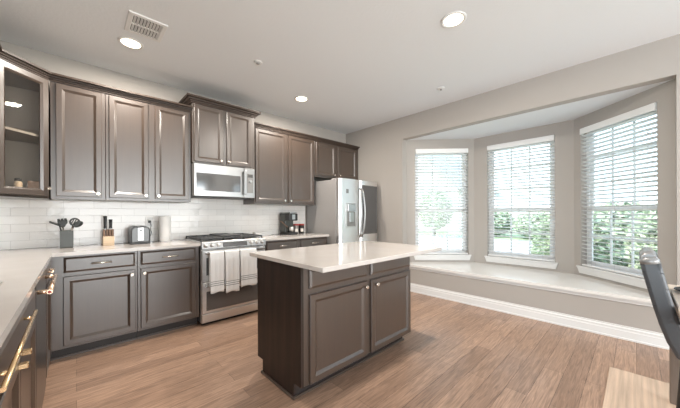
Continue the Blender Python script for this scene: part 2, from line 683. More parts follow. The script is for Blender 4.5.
def upper(label, x0, x1, z0, z1, doors, dz0, dz1, knobs, yf=YF, group='dark brown wall cabinets', depth_to=YB - .003):
    c = thing('wall_cabinet', label, 'cabinet', ((x0 + x1) / 2, yf, z0), group)
    m = MB()
    m.box((x0, yf, z0), (x1, depth_to, z1), .002)
    m.build('body', M['cab'], c)
    for (a, b), kx in zip(doors, knobs):
        d = panel_door('door', FY(0, yf, 0), a, b, dz0, dz1, M['cab'], c)
        knob(FY(0, yf, 0), kx, dz0 + .032, .018, d, M['nickel'])
    return c


upper('single-door dark brown wall cabinet right beside the glass-front corner cabinet', -.163, .214, 1.372, 2.44,
      [(-.129, .186)], 1.398, 2.412, [.158])
upper('two-door dark brown wall cabinet between the single-door cabinet and the microwave', .216, .984, 1.372, 2.44,
      [(.241, .567), (.626, .958)], 1.398, 2.412, [.540, .654])
upper('short raised dark brown wall cabinet with two doors above the microwave', .990, 1.766, 1.838, 2.545,
      [(1.006, 1.340), (1.388, 1.712)], 1.856, 2.525, [1.312, 1.416], yf=3.555)
upper('tall two-door dark brown wall cabinet between the microwave and the refrigerator', 1.772, 2.822, 1.372, 2.44,
      [(1.790, 2.275), (2.319, 2.800)], 1.398, 2.412, [2.245, 2.349])
upper('short dark brown wall cabinet with two doors above the refrigerator', 2.826, 3.826, 1.838, 2.44,
      [(2.850, 3.275), (3.335, 3.800)], 1.870, 2.405, [3.245, 3.365])
MB().box((3.827, YF + .002, 1.838), (3.868, YF + .02, 2.44)).build('filler_strip', M['cab'], base=(3.847, YF, 1.838),
    label='narrow dark filler strip closing the gap between fridge cabinet and wall', cat='cabinet trim')


def crown(name, path, z0, hgt, proj, label, y_back):
    # stepped crown moulding swept along a plan path (mitred)
    prof = [(0, 0), (.012, 0), (.012, hgt * .20), (.020, hgt * .22), (.022, hgt * .42), (proj * .62, hgt * .46), (proj * .66, hgt * .66), (proj, hgt * .72), (proj, hgt), (0, hgt)]
    P = [Vector((x, y, 0)) for x, y in path]
    Ls = []
    for i, p in enumerate(P):
        d0 = (p - P[i - 1]).normalized() if i else (P[1] - p).normalized()
        d1 = (P[i + 1] - p).normalized() if i < len(P) - 1 else d0
        n0, n1 = Vector((d0.y, -d0.x, 0)), Vector((d1.y, -d1.x, 0))
        b = (n0 + n1).normalized()
        k = 1 / max(.3, b.dot(n0))
        Ls.append([p + b * (o * k) + Vector((0, 0, z0 + h)) for o, h in prof])
    return MB().loops(Ls).build(name, M['cabm'], base=(path[0][0], path[0][1], z0), label=label, cat='moulding',
                                group='crown mouldings on the wall cabinets')


crown('crown_moulding', [(-.455, 2.9), (-.455, 3.31), (-.175, YF), (.986, YF)], 2.425, .062, .055,
      'dark stepped crown moulding over the cabinets left of the microwave, bending at the corner', YB)
crown('crown_moulding', [(.988, YB - .005), (.988, 3.555), (1.768, 3.555), (1.768, YB - .005)], 2.535, .075, .065,
      'dark crown moulding standing highest, above the raised cabinet over the microwave', YB)
crown('crown_moulding', [(1.774, YF), (3.83, YF), (3.83, YB - .005)], 2.425, .062, .045,
      'dark crown moulding over the cabinets from the microwave to the right wall', YB)

# glass-front diagonal corner cabinet
DA, DB = Vector((-.455, 3.31, 0)), Vector((-.175, 3.59, 0))
dt = (DB - DA).normalized()
FD = frame(DA, dt, (0, 0, 1), (dt.y, -dt.x, 0))
LD = (DB - DA).length
gc = thing('corner_cabinet', 'diagonal corner wall cabinet with a glass door at the left edge', 'cabinet', (-.45, 3.6, 1.372))
m = MB()
pl = [(-.785 + .003, 3.31), (-.455, 3.31), (-.175, 3.59), (-.175, YB - .003), (-.782, YB - .003)]
m.prism(pl, 1.372, 1.392)
m.prism(pl, 2.40, 2.44)
m.box((-.782, 3.31, 1.392), (-.467, 3.325, 2.40), mi=1)
m.box((-.19, 3.60, 1.392), (-.175, YB - .003, 2.40), mi=1)
m.box((-.782, YB - .018, 1.392), (-.19, YB - .003, 2.40), mi=1)
m.box((-.782, 3.325, 1.392), (-.767, YB - .018, 2.40), mi=1)
# face frame stiles and rails
m.box((0, 0, -.018), (.030, 1.068, 0), M4=FD @ Matrix.Translation((0, 1.372, 0)))
m.box((LD - .030, 0, -.018), (LD, 1.068, 0), M4=FD @ Matrix.Translation((0, 1.372, 0)))
m.box((.03, 0, -.018), (LD - .03, .03, 0), M4=FD @ Matrix.Translation((0, 1.372, 0)))
m.box((.03, 1.03, -.018), (LD - .03, 1.068, 0), M4=FD @ Matrix.Translation((0, 1.372, 0)))
m.build('body', [M['cab'], M['inside']], gc)
m = MB()
sh = [(-.766, 3.33), (-.462, 3.33), (-.195, 3.60), (-.195, YB - .02), (-.766, YB - .02)]
m.prism(sh, 1.905, 1.925)
m.build('shelf', M['inside'], gc)
m = MB()
dw = LD - .024
Mx = FD @ Matrix.Translation((.012, 1.392, 0))
m.rect_loops(dw, 1.028, [(.062, 0), (0, 0), (0, .016), (.004, .020), (.046, .020), (.050, .017), (.062, .008), (.062, 0)], Mx, cap1=False)
m.f = [f for f in m.f if len(f) == 4]
m2 = MB()
Ls = []
for ins, d in [(.062, 0), (0, 0), (0, .016), (.004, .020), (.046, .020), (.050, .017), (.062, .008), (.062, 0)]:
    Ls.append([(ins, ins, d), (dw - ins, ins, d), (dw - ins, 1.028 - ins, d), (ins, 1.028 - ins, d)])
m2.loops(Ls, False, False, Mx)
gd = m2.build('door', M['cab'], gc)
MB().add([(.060, .060, .004), (dw - .060, .060, .004), (dw - .060, .968, .004), (.060, .968, .004)], [[0, 1, 2, 3]], M4=Mx).build('pane', M['cglass'], gd)
knob(FD, LD - .034, 1.462, .018, gd, M['nickel'])
# things inside it
jr = thing('jar', 'small tan jar with a dark lid inside the glass-front corner cabinet', 'jar', (-.345, 3.50, 1.392))
MB().lathe([(.022, 0), (.026, .01), (.024, .10), (.018, .115)], Matrix.Translation((-.345, 3.50, 1.392)), 16).build('body', M['beech'], jr)
MB().lathe([(.021, .115), (.021, .135), (.019, .138)], Matrix.Translation((-.345, 3.50, 1.392)), 16).build('lid', M['black'], jr)
MB().box((-.30, 3.56, 1.392), (-.215, 3.66, 1.52), .006, seg=2).build('dark_box', M['walnut'], base=(-.26, 3.61, 1.392),
    label='dark brown box beside the tan jar inside the glass-front cabinet', cat='box')

# ------------------------------------------------------------------ base cabinets, back run
ZT = .884
YD = 3.31


def base_cab(label, x0, x1, drawers, doors, knobs, name='base_cabinet', y0=YD, yb=YB - .003, pulls='nickel', kz=.660):
    c = thing(name, label, 'cabinet', ((x0 + x1) / 2, y0, 0), 'dark brown base cabinets')
    MB().box((x0, y0, .10), (x1, yb, ZT - .001), .002).build('body', M['cab'], c)
    MB().box((x0, y0 + .075, 0), (x1, yb, .10)).build('toe_kick', M['kick'], c)
    MB().box((x0, y0 + .063, 0), (x1, y0 + .075, .018), .003).build('shoe_moulding', M['cab'], c)
    F = FY(0, y0, 0)
    for a, b in drawers:
        d = panel_door('drawer_front', F, a, b, .738, .866, M['cab'], c, DRAW)
        h = .07
        bar_pull(F, (a + b) / 2 - h, (a + b) / 2 + h, .802, .02, d, M['nickel'])
    for (a, b), kx in zip(doors, knobs):
        d = panel_door('door', F, a, b, .125, .706, M['cab'], c)
        knob(F, kx, kz, .018, d, M['nickel'])
    return c


base_cab('dark base cabinet below the utensil crock and knife block, one drawer over one door', -.163, .430,
         [(-.076, .412)], [(-.079, .413)], [.385])
base_cab('dark base cabinet below the toaster, between the crock side and the range', .432, .985,
         [(.456, .948)], [(.456, .948)], [.484])
base_cab('dark base cabinet with two drawers between the range and the refrigerator', 1.766, 2.842,
         [(1.800, 2.290), (2.336, 2.822)], [(1.800, 2.290), (2.336, 2.822)], [2.262, 2.364])

# left run of base cabinets
FLX = FX(-.165, 0, 0)


def left_cab(label, y0, y1):
    c = thing('base_cabinet', label, 'cabinet', (-.4, (y0 + y1) / 2, 0), 'dark brown base cabinets')
    MB().box((XL + .003, y0, .10), (-.165, y1, .70 if 'sink' in label else ZT - .001), .002).build('body', M['cab'], c)
    if 'sink' in label:
        m = MB()
        m.box((-.19, y0, .70), (-.165, y1, ZT - .001))
        m.box((XL + .003, y0, .70), (-.19, y0 + .02, ZT - .001))
        m.box((XL + .003, y1 - .012, .70), (-.19, y1, ZT - .001))
        m.build('top_rail', M['cab'], c)
    MB().box((XL + .003, y0, 0), (-.24, y1, .10)).build('toe_kick', M['kick'], c)
    return c


cc = left_cab('dark corner base cabinet between the dishwasher and the back run', 2.70, YD - .002)
MB().box((XL + .003, YD + .001, .10), (-.166, YB - .003, ZT - .001)).build('corner_body', M['cab'], cc)
d = panel_door('drawer_front', FLX, 2.73, 3.19, .738, .866, M['cab'], cc, DRAW)
bar_pull(FLX, 2.80, 2.98, .826, .016, d, M['brass'], r=.007)
panel_door('door', FLX, 2.73, 3.19, .125, .706, M['cab'], cc)

sk = left_cab('dark sink base cabinet with a long brass bar pull in the lower left corner', .95, 2.066)
d = panel_door('drawer_front', FLX, .975, 2.045, .738, .866, M['cab'], sk, DRAW)
bar_pull(FLX, .98, 1.70, .828, .018, d, M['gold'], r=.006, off=.026)
for a, b, ky in ((.975, 1.508, 1.462), (1.522, 2.045, 1.556)):
    dd = panel_door('door', FLX, a, b, .125, .722, M['cab'], sk)
    MB().box((-.010, -.010, .018), (.010, .010, .045), .003, M4=FLX @ Matrix.Translation((ky, .715 if ky > 1.5 else .70, 0))).build('knob', M['gold'], dd)

# dishwasher with bar handle
dwr = thing('dishwasher', 'stainless dishwasher with a rounded bar handle beside the sink cabinet', 'dishwasher', (-.45, 2.38, 0))
MB().box((XL + .01, 2.075, .09), (-.170, 2.690, ZT - .004)).build('tub', M['black'], dwr)
dd = MB().box((-.170, 2.072, .10), (-.146, 2.692, ZT - .008), .004).build('door', M['darksteel'], dwr)
m = MB()
m.tube([(-.100, 2.105, .822), (-.100, 2.66, .822)], .012, 14)
for y in (2.13, 2.635):
    m.tube([(-.148, y, .822), (-.100, y, .822)], .011, 12)
hd = m.build('handle', M['brass'], dd)
m = MB()
m.lathe([(.0075, 0), (.0075, .003), (.005, .004)], frame((-.100, 2.105, .822), (1, 0, 0), (0, 0, 1), (0, -1, 0)), 16)
m.build('medallion', M['red'], hd)
MB().box((XL + .01, 2.075, 0), (-.235, 2.69, .09)).build('toe_kick', M['kick'], dwr)

# ------------------------------------------------------------------ worktops and sink
wt = thing('worktop', 'white quartz worktop in an L shape, in the left corner and up to the range', 'countertop', (.1, 3.5, ZT), 'white quartz worktops')
m = MB()
YC, XC = 3.255, -.14
SX0, SX1, SY0, SY1 = -.66, -.245, 1.22, 2.030
outer = [(XL + .011, .3), (XC, .3), (XC, YC), (.986, YC), (.986, YB - .011), (XL + .011, YB - .011)]
m.box((XL + .011, YC, ZT), (.986, YB - .011, .914), .0)
m.box((XL + .011, SY1, ZT), (XC, YC, .914))
m.box((XL + .011, .3, ZT), (XC, SY0, .914))
m.box((XL + .011, SY0, ZT), (SX0, SY1, .914))
m.box((SX1, SY0, ZT), (XC, SY1, .914))
m.build('slab', M['counter'], wt)
wt2 = MB().box((1.764, YC, ZT), (2.846, YB - .011, .914), .002).build('worktop', M['counter'], base=(2.3, 3.6, ZT),
    label='short white quartz worktop under the coffee machine, right of the range', cat='countertop', group='white quartz worktops')
m = MB()
t = .006
m.box((SX0 - .02, SY0 - .02, .71), (SX1 + .02, SY1 + .02, .716))
for a, b in (((SX0 - .02, SY0 - .02, .716), (SX0 - .014, SY1 + .02, ZT - .002)), ((SX1 + .014, SY0 - .02, .716), (SX1 + .02, SY1 + .02, ZT - .002)),
             ((SX0 - .02, SY0 - .02, .716), (SX1 + .02, SY0 - .014, ZT - .002)), ((SX0 - .02, SY1 + .014, .716), (SX1 + .02, SY1 + .02, ZT - .002))):
    m.box(a, b)
m.build('sink', M['steel'], base=(-.46, 1.6, .71), label='steel undermount sink at the left edge of the worktop', cat='sink')

# ------------------------------------------------------------------ range
RX0, RX1, RY = .994, 1.756, 3.245
rg = thing('range', 'stainless double-oven gas range with white towels on its handle', 'oven', (1.375, 3.55, 0))
MB().box((RX0, RY + .03, .03), (RX1, YB - .02, .905), .003).build('body', M['steel'], rg)
MB().box((RX0 + .02, RY + .05, 0), (RX1 - .02, YB - .05, .03)).build('plinth', M['black'], rg)
MB().box((RX0, RY - .005, .905), (RX1, YB - .014, .925), .004).build('cooktop', M['steel'], rg)
MB().box((RX0 + .02, RY + .09, .925), (RX1 - .02, YB - .05, .930), .002).build('burner_pan', M['black'], rg)
for k in range(3):
    a = RX0 + .015 + k * .245
    m = MB()
    x0, x1, y0, y1 = a, a + .240, RY + .065, YB - .04
    for (p, q) in (((x0, y0), (x1, y0)), ((x0, y1), (x1, y1)), ((x0, y0), (x0, y1)), ((x1, y0), (x1, y1)),
                   ((x0, (y0 + y1) / 2), (x1, (y0 + y1) / 2)), (((x0 + x1) / 2, y0), ((x0 + x1) / 2, y1)),
                   ((x0, y0 * .75 + y1 * .25), (x1, y0 * .75 + y1 * .25)), ((x0, y0 * .25 + y1 * .75), (x1, y0 * .25 + y1 * .75))):
        m.box((min(p[0], q[0]) - .006, min(p[1], q[1]) - .006, .944), (max(p[0], q[0]) + .006, max(p[1], q[1]) + .006, .962), .003)
    for px in (x0, x1):
        for py in (y0, y1):
            m.box((px - .007, py - .007, .925), (px + .007, py + .007, .95))
    m.build('grate', M['iron'], rg)
    if k == 1:
        m = MB()
        m.box((x0 + .01, y0 + .06, .962), (x1 - .01, y1 - .06, .978), .005)
        m.build('griddle', M['iron'], rg)
    for py in (y0 + .13, y1 - .13):
        MB().lathe([(.045, .930), (.045, .938), (.03, .944)], Matrix.Translation(((x0 + x1) / 2, py, 0)), 18).build('burner', M['black'], rg)
# slanted control panel
m = MB()
pr = [(RY + .03, .838), (RY - .012, .838), (RY - .012, .850), (RY + .006, .925), (RY + .03, .925)]
m.loops([[(RX0, y, z) for y, z in pr], [(RX1, y, z) for y, z in pr]])
cp = m.build('control_panel', M['steel_b'], rg)
sl = Vector((0, .018, .075)).normalized()
FP = frame((RX0, RY - .012, .850), (1, 0, 0), sl, Vector((1, 0, 0)).cross(sl))
MB().box((.225, .004, 0), (.515, .066, .004), .002, M4=FP).build('display', M['ovenglass'], cp)
for u in (.040, .108, .176, .566, .638, .704):
    MB().lathe([(.024, 0), (.024, .006), (.019, .008), (.017, .030), (.012, .033)], FP @ Matrix.Translation((u, .036, 0)), 18).build('knob', M['steel'], cp)


def oven_door(name, z0, z1, gz0, gz1, hz):
    d = MB().box((RX0 + .004, RY, z0), (RX1 - .004, RY + .03, z1), .004).build(name, M['steel'], rg)
    MB().box((RX0 + .048, RY - .003, gz0), (RX1 - .048, RY + .002, gz1), .002).build('window', M['ovenglass'], d)
    m = MB()
    m.tube([(RX0 + .03, RY - .050, hz), (RX1 - .03, RY - .050, hz)], .011, 14)
    for x in (RX0 + .045, RX1 - .045):
        m.box((x - .013, RY - .055, hz - .012), (x + .013, RY, hz + .012), .005)
    m.build('handle', M['steel_b'], d)
    return d


oven_door('upper_door', .485, .830, .555, .750, .800)
oven_door('lower_door', .135, .478, .165, .375, .440)
MB().box((RX0 + .004, RY + .002, .035), (RX1 - .004, RY + .03, .128), .004).build('bottom_drawer', M['steel'], rg)


def towel(x0, x1, zf, label, ph):
    y_h, zh, r = RY - .050, .800, .016
    path = []
    zb = zf + .05
    for k in range(9):
        path.append((y_h + r + .002, zb + (zh - zb) * k / 8))
    for k in range(1, 8):
        a = PI * k / 8
        path.append((y_h + r * math.cos(a), zh + r * math.sin(a)))
    nf = 22
    for k in range(nf + 1):
        path.append((y_h - r - .008 * min(1, k / 4), zh - (zh - zf) * k / nf))
    P, n = [], 26
    for i, (y, z) in enumerate(path):
        row = []
        for j in range(n + 1):
            u = j / n
            wv = .002 * math.sin(u * 3 * PI + ph) * min(1., max(0, (zh - z) / .12))
            dy = -abs(wv) if y < y_h else abs(wv) * .5
            taper = 1 - .03 * max(0, (zh - z)) / .4
            xc = (x0 + x1) / 2
            zz = z
            if i == len(path) - 1:
                zz -= .008 * (j % 2) + .006 * math.sin(u * 7 + ph)
            row.append((xc + (u - .5) * (x1 - x0) * taper, y + dy, zz))
        P.append(row)
    o = thing('dish_towel', label, 'towel', ((x0 + x1) / 2, y_h, zf), 'white dish towels on the oven handle')
    m = MB()
    c = n + 1
    for i in range(len(P) - 1):
        z = (path[i][1] + path[i + 1][1]) / 2
        front = path[i][0] < y_h
        for j in range(n):
            m.add([P[i][j], P[i][j + 1], P[i + 1][j + 1], P[i + 1][j]], [[0, 1, 2, 3]], smooth=True)
    cl = m.build('cloth', M['towel'], o)
    so = cl.modifiers.new('thickness', 'SOLIDIFY')
    so.thickness = .004
    so.offset = 0
    for q in range(3):
        z = zf + .075 + q * .022
        rows = [[], []]
        k = (zh - z) / (zh - zf) * nf + 16
        i0 = int(k)
        f = k - i0
        for j in range(n + 1):
            a, b = Vector(P[i0][j]), Vector(P[i0 + 1][j])
            p = a.lerp(b, f)
            for e, dz in ((0, -.0028), (1, .0028)):
                rows[e].append((p.x, p.y - .0032, p.z + dz))
        st = MB().grid(rows).build('stripe', M['stripe'], cl)
        so = st.modifiers.new('thickness', 'SOLIDIFY')
        so.thickness = .001
    return o


towel(1.058, 1.208, .372, 'white dish towel hanging leftmost on the oven handle', .3)
towel(1.222, 1.382, .352, 'white dish towel hanging in the middle of the oven handle', 1.4)
towel(1.396, 1.600, .385, 'white dish towel hanging rightmost on the oven handle, partly behind the island', 2.2)

# ------------------------------------------------------------------ microwave
mw = thing('microwave', 'stainless microwave mounted above the range', 'microwave', (1.375, 3.72, 1.445))
MX0, MX1, MY = .998, 1.752, 3.52
MB().box((MX0, MY + .03, 1.447), (MX1, YB - .014, 1.832), .003).build('body', M['steel_s'], mw)
md = MB().box((MX0, MY, 1.447), (1.560 + .04, MY + .03, 1.832), .005).build('door', M['steel_b'], mw)
MB().box((MX0 + .025, MY - .002, 1.512), (1.555, MY + .002, 1.722), .002).build('window', M['blackglass'], md)
m = MB()
m.box((1.582, MY - .050, 1.480), (1.622, MY - .032, 1.800), .007, seg=2)
for z in (1.50, 1.78):
    m.box((1.590, MY - .034, z - .012), (1.614, MY, z + .012), .003)
m.build('handle', M['steel_b'], md)
cpn = MB().box((1.602, MY + .002, 1.447), (MX1, MY + .03, 1.832), .004).build('control_panel', M['steel_b'], mw)
MB().box((1.645, MY - .002, 1.512), (1.730, MY + .003, 1.765), .002).build('keypad', M['tin'], cpn)
MB().box((1.656, MY - .004, 1.715), (1.720, MY - .001, 1.755)).build('display', M['blackglass'], cpn)
MB().lathe([(.022, 0), (.020, .014), (.016, .016)], FY(1.688, MY - .002, 1.665), 18).build('dial', M['steel_b'], cpn)
MB().box((MX0 + .03, MY + .06, 1.438), (MX1 - .03, YB - .05, 1.447)).build('vent_plate', M['black'], mw)

# ------------------------------------------------------------------ refrigerator
FX0, FX1 = 2.890, 3.802
fr = thing('refrigerator', 'stainless french-door refrigerator with a dark glass panel in its right door', 'refrigerator', (3.345, 3.5, 0))
MB().box((FX0, 3.145, .03), (FX1, YB - .03, 1.765), .006).build('body', M['steel_s'], fr)
MB().box((FX0 + .03, 3.17, 0), (FX1 - .03, YB - .06, .03)).build('plinth', M['black'], fr)
MB().box((FX0 + .02, 3.10, 1.765), (FX1 - .02, 3.28, 1.785), .006).build('hinge_cover', M['steel_s'], fr)


def curved_door(name, x0, x1, z0, z1, yb, yf, bul=.016, holes=None):
    n = 10
    xm = (x0 + x1) / 2
    pts = [(x1, yb), (x0, yb)]
    for k in range(n + 1):
        u = k / n
        x = x0 + (x1 - x0) * u
        e = min(u, 1 - u) * (x1 - x0)
        rr = .014
        y = yf + bul * (2 * u - 1) ** 2
        if e < rr:
            y += (rr - math.sqrt(max(0, rr * rr - (rr - e) ** 2))) * .8
        pts.append((x, y))
    return MB().prism(pts, z0, z1).build(name, M['steel_f'], fr)


ld = curved_door('left_door', FX0, 3.343, .72, 1.775, 3.140, 3.058)
rd = curved_door('right_door', 3.349, FX1, .72, 1.775, 3.140, 3.058)
fz = curved_door('freezer_drawer', FX0, FX1, .06, .705, 3.140, 3.058, .012)
MB().box((3.395, 3.054, .90), (3.765, 3.066, 1.700), .004).build('glass_panel', M['ovenglass'], rd)
# dispenser in the left door
dp = MB().box((3.010, 3.050, 1.02), (3.235, 3.062, 1.40), .004).build('dispenser', M['steel'], ld)
MB().box((3.030, 3.046, 1.04), (3.215, 3.052, 1.26), .003).build('recess', M['tin'], dp)
MB().box((3.040, 3.028, 1.27), (3.205, 3.056, 1.385), .008, seg=2).build('spout', M['steel_b'], dp)
MB().box((3.075, 3.030, 1.10), (3.165, 3.050, 1.26), .006).build('paddle', M['steel_b'], dp)
MB().box((3.025, 3.054, 1.55), (3.075, 3.066, 1.615), .002).build('display', M['tin'], ld)


def fhandle(x, parent, s):
    m = MB()
    pts = []
    for k in range(17):
        u = k / 16
        z = .86 + .78 * u
        b = math.sin(PI * u)
        pts.append((x - s * .012 * b, 3.052 - .055 * b ** .55, z))
    m.tube(pts, .013, 12)
    return m.build('handle', M['steel_b'], parent)


fhandle(3.318, ld, 1)
fhandle(3.374, rd, -1)
m = MB()
m.tube([(FX0 + .1, 3.01, .64), (FX1 - .1, 3.01, .64)], .012, 12)
for x in (FX0 + .12, FX1 - .12):
    m.tube([(x, 3.06, .64), (x, 3.01, .64)], .011, 10)
m.build('handle', M['steel_b'], fz)

# ------------------------------------------------------------------ kitchen island
IX0, IX1, IY0, IY1 = 1.045, 2.300, 1.475, 2.055
il = thing('kitchen_island', 'freestanding dark island cabinet with two drawers over two doors', 'kitchen island', (1.67, 1.77, 0))
MB().box((IX0 + .02, IY0, .105), (IX1, IY1, ZT - .002), .002).build('body', M['cab'], il)
ep = [(IY0 - .002, .105), (IY0 - .002, ZT - .002), (IY1 + .004, ZT - .002), (IY1 + .004, .105), (IY1 - .075, .105), (IY1 - .075, 0), (IY0 + .085, 0), (IY0 + .085, .105)]
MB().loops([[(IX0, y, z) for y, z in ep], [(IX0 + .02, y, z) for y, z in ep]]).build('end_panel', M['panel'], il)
MB().box((IX0 + .02, IY0 + .085, 0), (IX1 - .002, IY1 - .075, .105)).build('toe_kick', M['kick'], il)
m = MB()
for a, b in (((IX0 - .012, IY0 + .070, 0), (IX1 + .010, IY0 + .085, .020)), ((IX0 - .012, IY1 - .075, 0), (IX1 + .010, IY1 - .062, .020)),
             ((IX0 - .012, IY0 + .085, 0), (IX0, IY1 - .075, .020)), ((IX1, IY0 + .085, 0), (IX1 + .010, IY1 - .075, .020))):
    m.box(a, b, .003)
m.build('shoe_moulding', M['cab'], il)
FI = FY(0, IY0, 0)
for a, b, k in ((1.108, 1.672, 1.645), (1.720, 2.286, 1.775)):
    panel_door('drawer_front', FI, a, b, .735, .860, M['cab'], il, DRAW)
    d = panel_door('door', FI, a, b, .112, .696, M['cab'], il)
    knob(FI, k, .655, .018, d, M['nickel'], .016)
MB().box((1.030, 1.235, ZT), (2.470, 2.170, .914), .003).build('worktop', M['counter'], base=(1.75, 1.7, ZT),
    label='wide white quartz worktop on top of the island', cat='countertop', group='white quartz worktops')

# ------------------------------------------------------------------ things on the back counter
CT = .914


def utensil(name, label, base, top, head, hd, parent_group='utensils standing in the crock'):
    b, t_ = Vector(base), Vector(top)
    o = thing(name, label, 'utensil', tuple(b), parent_group)
    MB().tube([b, b.lerp(t_, .5), t_], [.006, .007, .005], 10).build('handle', M['nickel'] if head != 'turner' else M['charcoal'], o)
    d = Vector(hd).normalized()
    sd = Vector((.25, 1, 0)) if head in ('turner',) else Vector((1, 0, -.3))
    sd = (sd - d * sd.dot(d)).normalized()
    F = frame(t_, sd, d, sd.cross(d))
    m = MB()
    if head == 'turner':
        m.rect_loops(.060, .085, [(0, -.004), (0, .003), (.002, .004)], F @ Matrix.Translation((-.03, -.01, 0)))
    elif head == 'fork':
        for k in range(3):
            m.box((-.031 + k * .023, .05, -.003), (-.013 + k * .023, .074, .003), .002, M4=F)
        m.loops([[(-.012, -.01, z) for z in (0,)] * 0 or [(-.010, -.01, -.003), (.010, -.01, -.003), (.036, .03, -.003), (.036, .06, -.003), (-.032, .06, -.003), (-.032, .03, -.003)],
                 [(-.010, -.01, .003), (.010, -.01, .003), (.036, .03, .003), (.036, .06, .003), (-.032, .06, .003), (-.032, .03, .003)]], M4=F)
    elif head == 'skimmer':
        R = .040
        ri = .026
        n = 20
        cen = (0, .036)
        out = [(cen[0] + R * math.cos(2 * PI * i / n), cen[1] + R * math.sin(2 * PI * i / n)) for i in range(n)]
        inn = [(cen[0] + ri * math.cos(2 * PI * i / n), cen[1] + ri * math.sin(2 * PI * i / n)) for i in range(n)]
        m.loops([[(x, y, -.002) for x, y in inn], [(x, y, -.002) for x, y in out], [(x, y, .003) for x, y in out], [(x, y, .003) for x, y in inn], [(x, y, -.002) for x, y in inn]], False, False, M4=F)
        for k in range(-1, 2):
            m.box((k * .016 - .004, .008, -.001), (k * .016 + .004, .064, .002), M4=F)
    elif head == 'spoon':
        m.lathe([(.004, -.012), (.022, -.006), (.028, .004), (.026, .005), (.020, -.003), (.003, -.008)],
                F @ Matrix.Translation((0, .035, 0)) @ Matrix.Diagonal((1, 1.5, 1, 1)), 18)
    m.build('head', M['charcoal'], o)
    return o


ck = thing('utensil_crock', 'square dark grey crock full of cooking utensils on the back counter', 'crock', (-.063, 3.74, CT))
m = MB()
a, b, h = .046, .040, .165
Ls = [[(sx_ * r_, sy_ * r_, z) for sx_, sy_ in ((-1, -1), (1, -1), (1, 1), (-1, 1))] for r_, z in ((a * .96, 0), (a, .01), (a, h), (b, h), (b, .012))]
m.loops(Ls, True, True, Matrix.Translation((-.063, 3.74, CT)))
m.build('vessel', M['crock'], ck)
utensil('turner', 'dark turner leaning far out to the left in the crock', (-.070, 3.740, CT + .02), (-.112, 3.735, CT + .215), 'turner', (-.085, -.01, .045))
utensil('spatula', 'dark grey slotted spatula standing upright in the crock', (-.072, 3.764, CT + .02), (-.090, 3.760, CT + .205), 'fork', (-.1, 0, 1))
utensil('skimmer', 'dark slotted skimmer leaning right in the crock', (-.060, 3.718, CT + .02), (-.022, 3.715, CT + .212), 'skimmer', (.45, 0, 1))
utensil('ladle', 'dark spoon leaning furthest right in the crock, behind the skimmer', (-.058, 3.752, CT + .02), (-.016, 3.752, CT + .205), 'spoon', (.9, 0, .5))

kb = thing('knife_block', 'small pale wooden knife block with two black-handled knives', 'knife block', (.243, 3.73, CT))
MB().box((.198, 3.675, CT), (.288, 3.785, CT + .095), .003).build('base_block', M['beech'], kb)
m = MB()
for k in range(4):
    m.box((.200 + k * .0225, 3.685, CT + .095), (.2175 + k * .0225, 3.775, CT + .165), .002)
m.build('slotted_top', M['walnut'], kb)
for x, z1, y, lb in ((.217, .300, 3.712, 'taller black-handled knife on the left of the knife block'), (.262, .265, 3.735, 'shorter black-handled knife on the right of the knife block')):
    k_ = thing('kitchen_knife', lb, 'knife', (x, y, CT + .12), 'knives in the block')
    MB().box((x - .0012 + .0002, y - .018, CT + .11), (x + .0012, y + .018, CT + .18)).build('blade', M['steel_b'], k_)
    m = MB()
    m.tube([(x, y, CT + .172), (x, y - .002, CT + .20), (x, y - .008, CT + z1 - .03), (x, y - .004, CT + z1)], [.014, .013, .014, .016], 10, flat=1.0)
    m.build('handle', M['black'], k_)

# toaster
to = thing('toaster', 'chrome two-slot toaster with a plugged-in cord on the back counter', 'toaster', (.505, 3.75, CT))
TX0, TX1, TY0, TY1 = .415, .590, 3.625, 3.865


def rr_profile(x0, x1, z0, z1, r, n=6):
    pts = [(x0, z0), (x1, z0)]
    for k in range(n + 1):
        a = PI / 2 * k / n
        pts.append((x1 - r + r * math.cos(a), z1 - r + r * math.sin(a)))
    for k in range(n + 1):
        a = PI / 2 + PI / 2 * k / n
        pts.append((x0 + r + r * math.cos(a), z1 - r + r * math.sin(a)))
    return pts


pp = rr_profile(TX0, TX1, CT + .022, CT + .188, .045)
m = MB()
m.loops([[(x, y, z) for x, z in pp] for y in (TY0 + .012, TY1 - .012)], smooth=False)
m.build('shell', M['toast'], to)
m = MB()
pq = rr_profile(TX0 + .002, TX1 - .002, CT + .020, CT + .186, .045)
pi_ = rr_profile(TX0 + .014, TX1 - .014, CT + .026, CT + .176, .038)
m.loops([[(x, TY0 + .012, z) for x, z in pq], [(x, TY0 + .003, z) for x, z in pq], [(x, TY0, z) for x, z in pi_]])
m.build('front_plate', M['toast'], to)
m = MB()
m.box((TX0 + .002, TY0 + .004, CT), (TX1 - .002, TY1 - .002, CT + .022), .004)
m.build('base', M['black'], to)
m = MB()
for x in (.465, .540):
    m.box((x - .014, TY0 + .02, CT + .1875), (x + .014, TY1 - .03, CT + .1905))
m.build('slot', M['black'], to)
MB().box((.478, TY0 - .003, CT + .040), (.530, TY0 + .002, CT + .175), .002).build('control_strip', M['steel_b'], to)
MB().box((.490, TY0 - .022, CT + .140), (.518, TY0 - .002, CT + .152), .003).build('lever', M['black'], to)
MB().lathe([(.016, 0), (.014, .014)], FY(.504, TY0 - .003, CT + .075), 16).build('dial', M['steel'], to)
m = MB()
m.tube([(.600 - .012, 3.80, CT + .06), (.618, 3.82, CT + .07), (.640, 3.86, CT + .10), (.632, 3.885, CT + .15), (.640, 3.893, CT + .19), (.626, 3.895, CT + .228)], .003, 8)
m.box((.612, 3.880, CT + .218), (.638, 3.903, CT + .246), .004)
m.build('cord', M['black'], to)
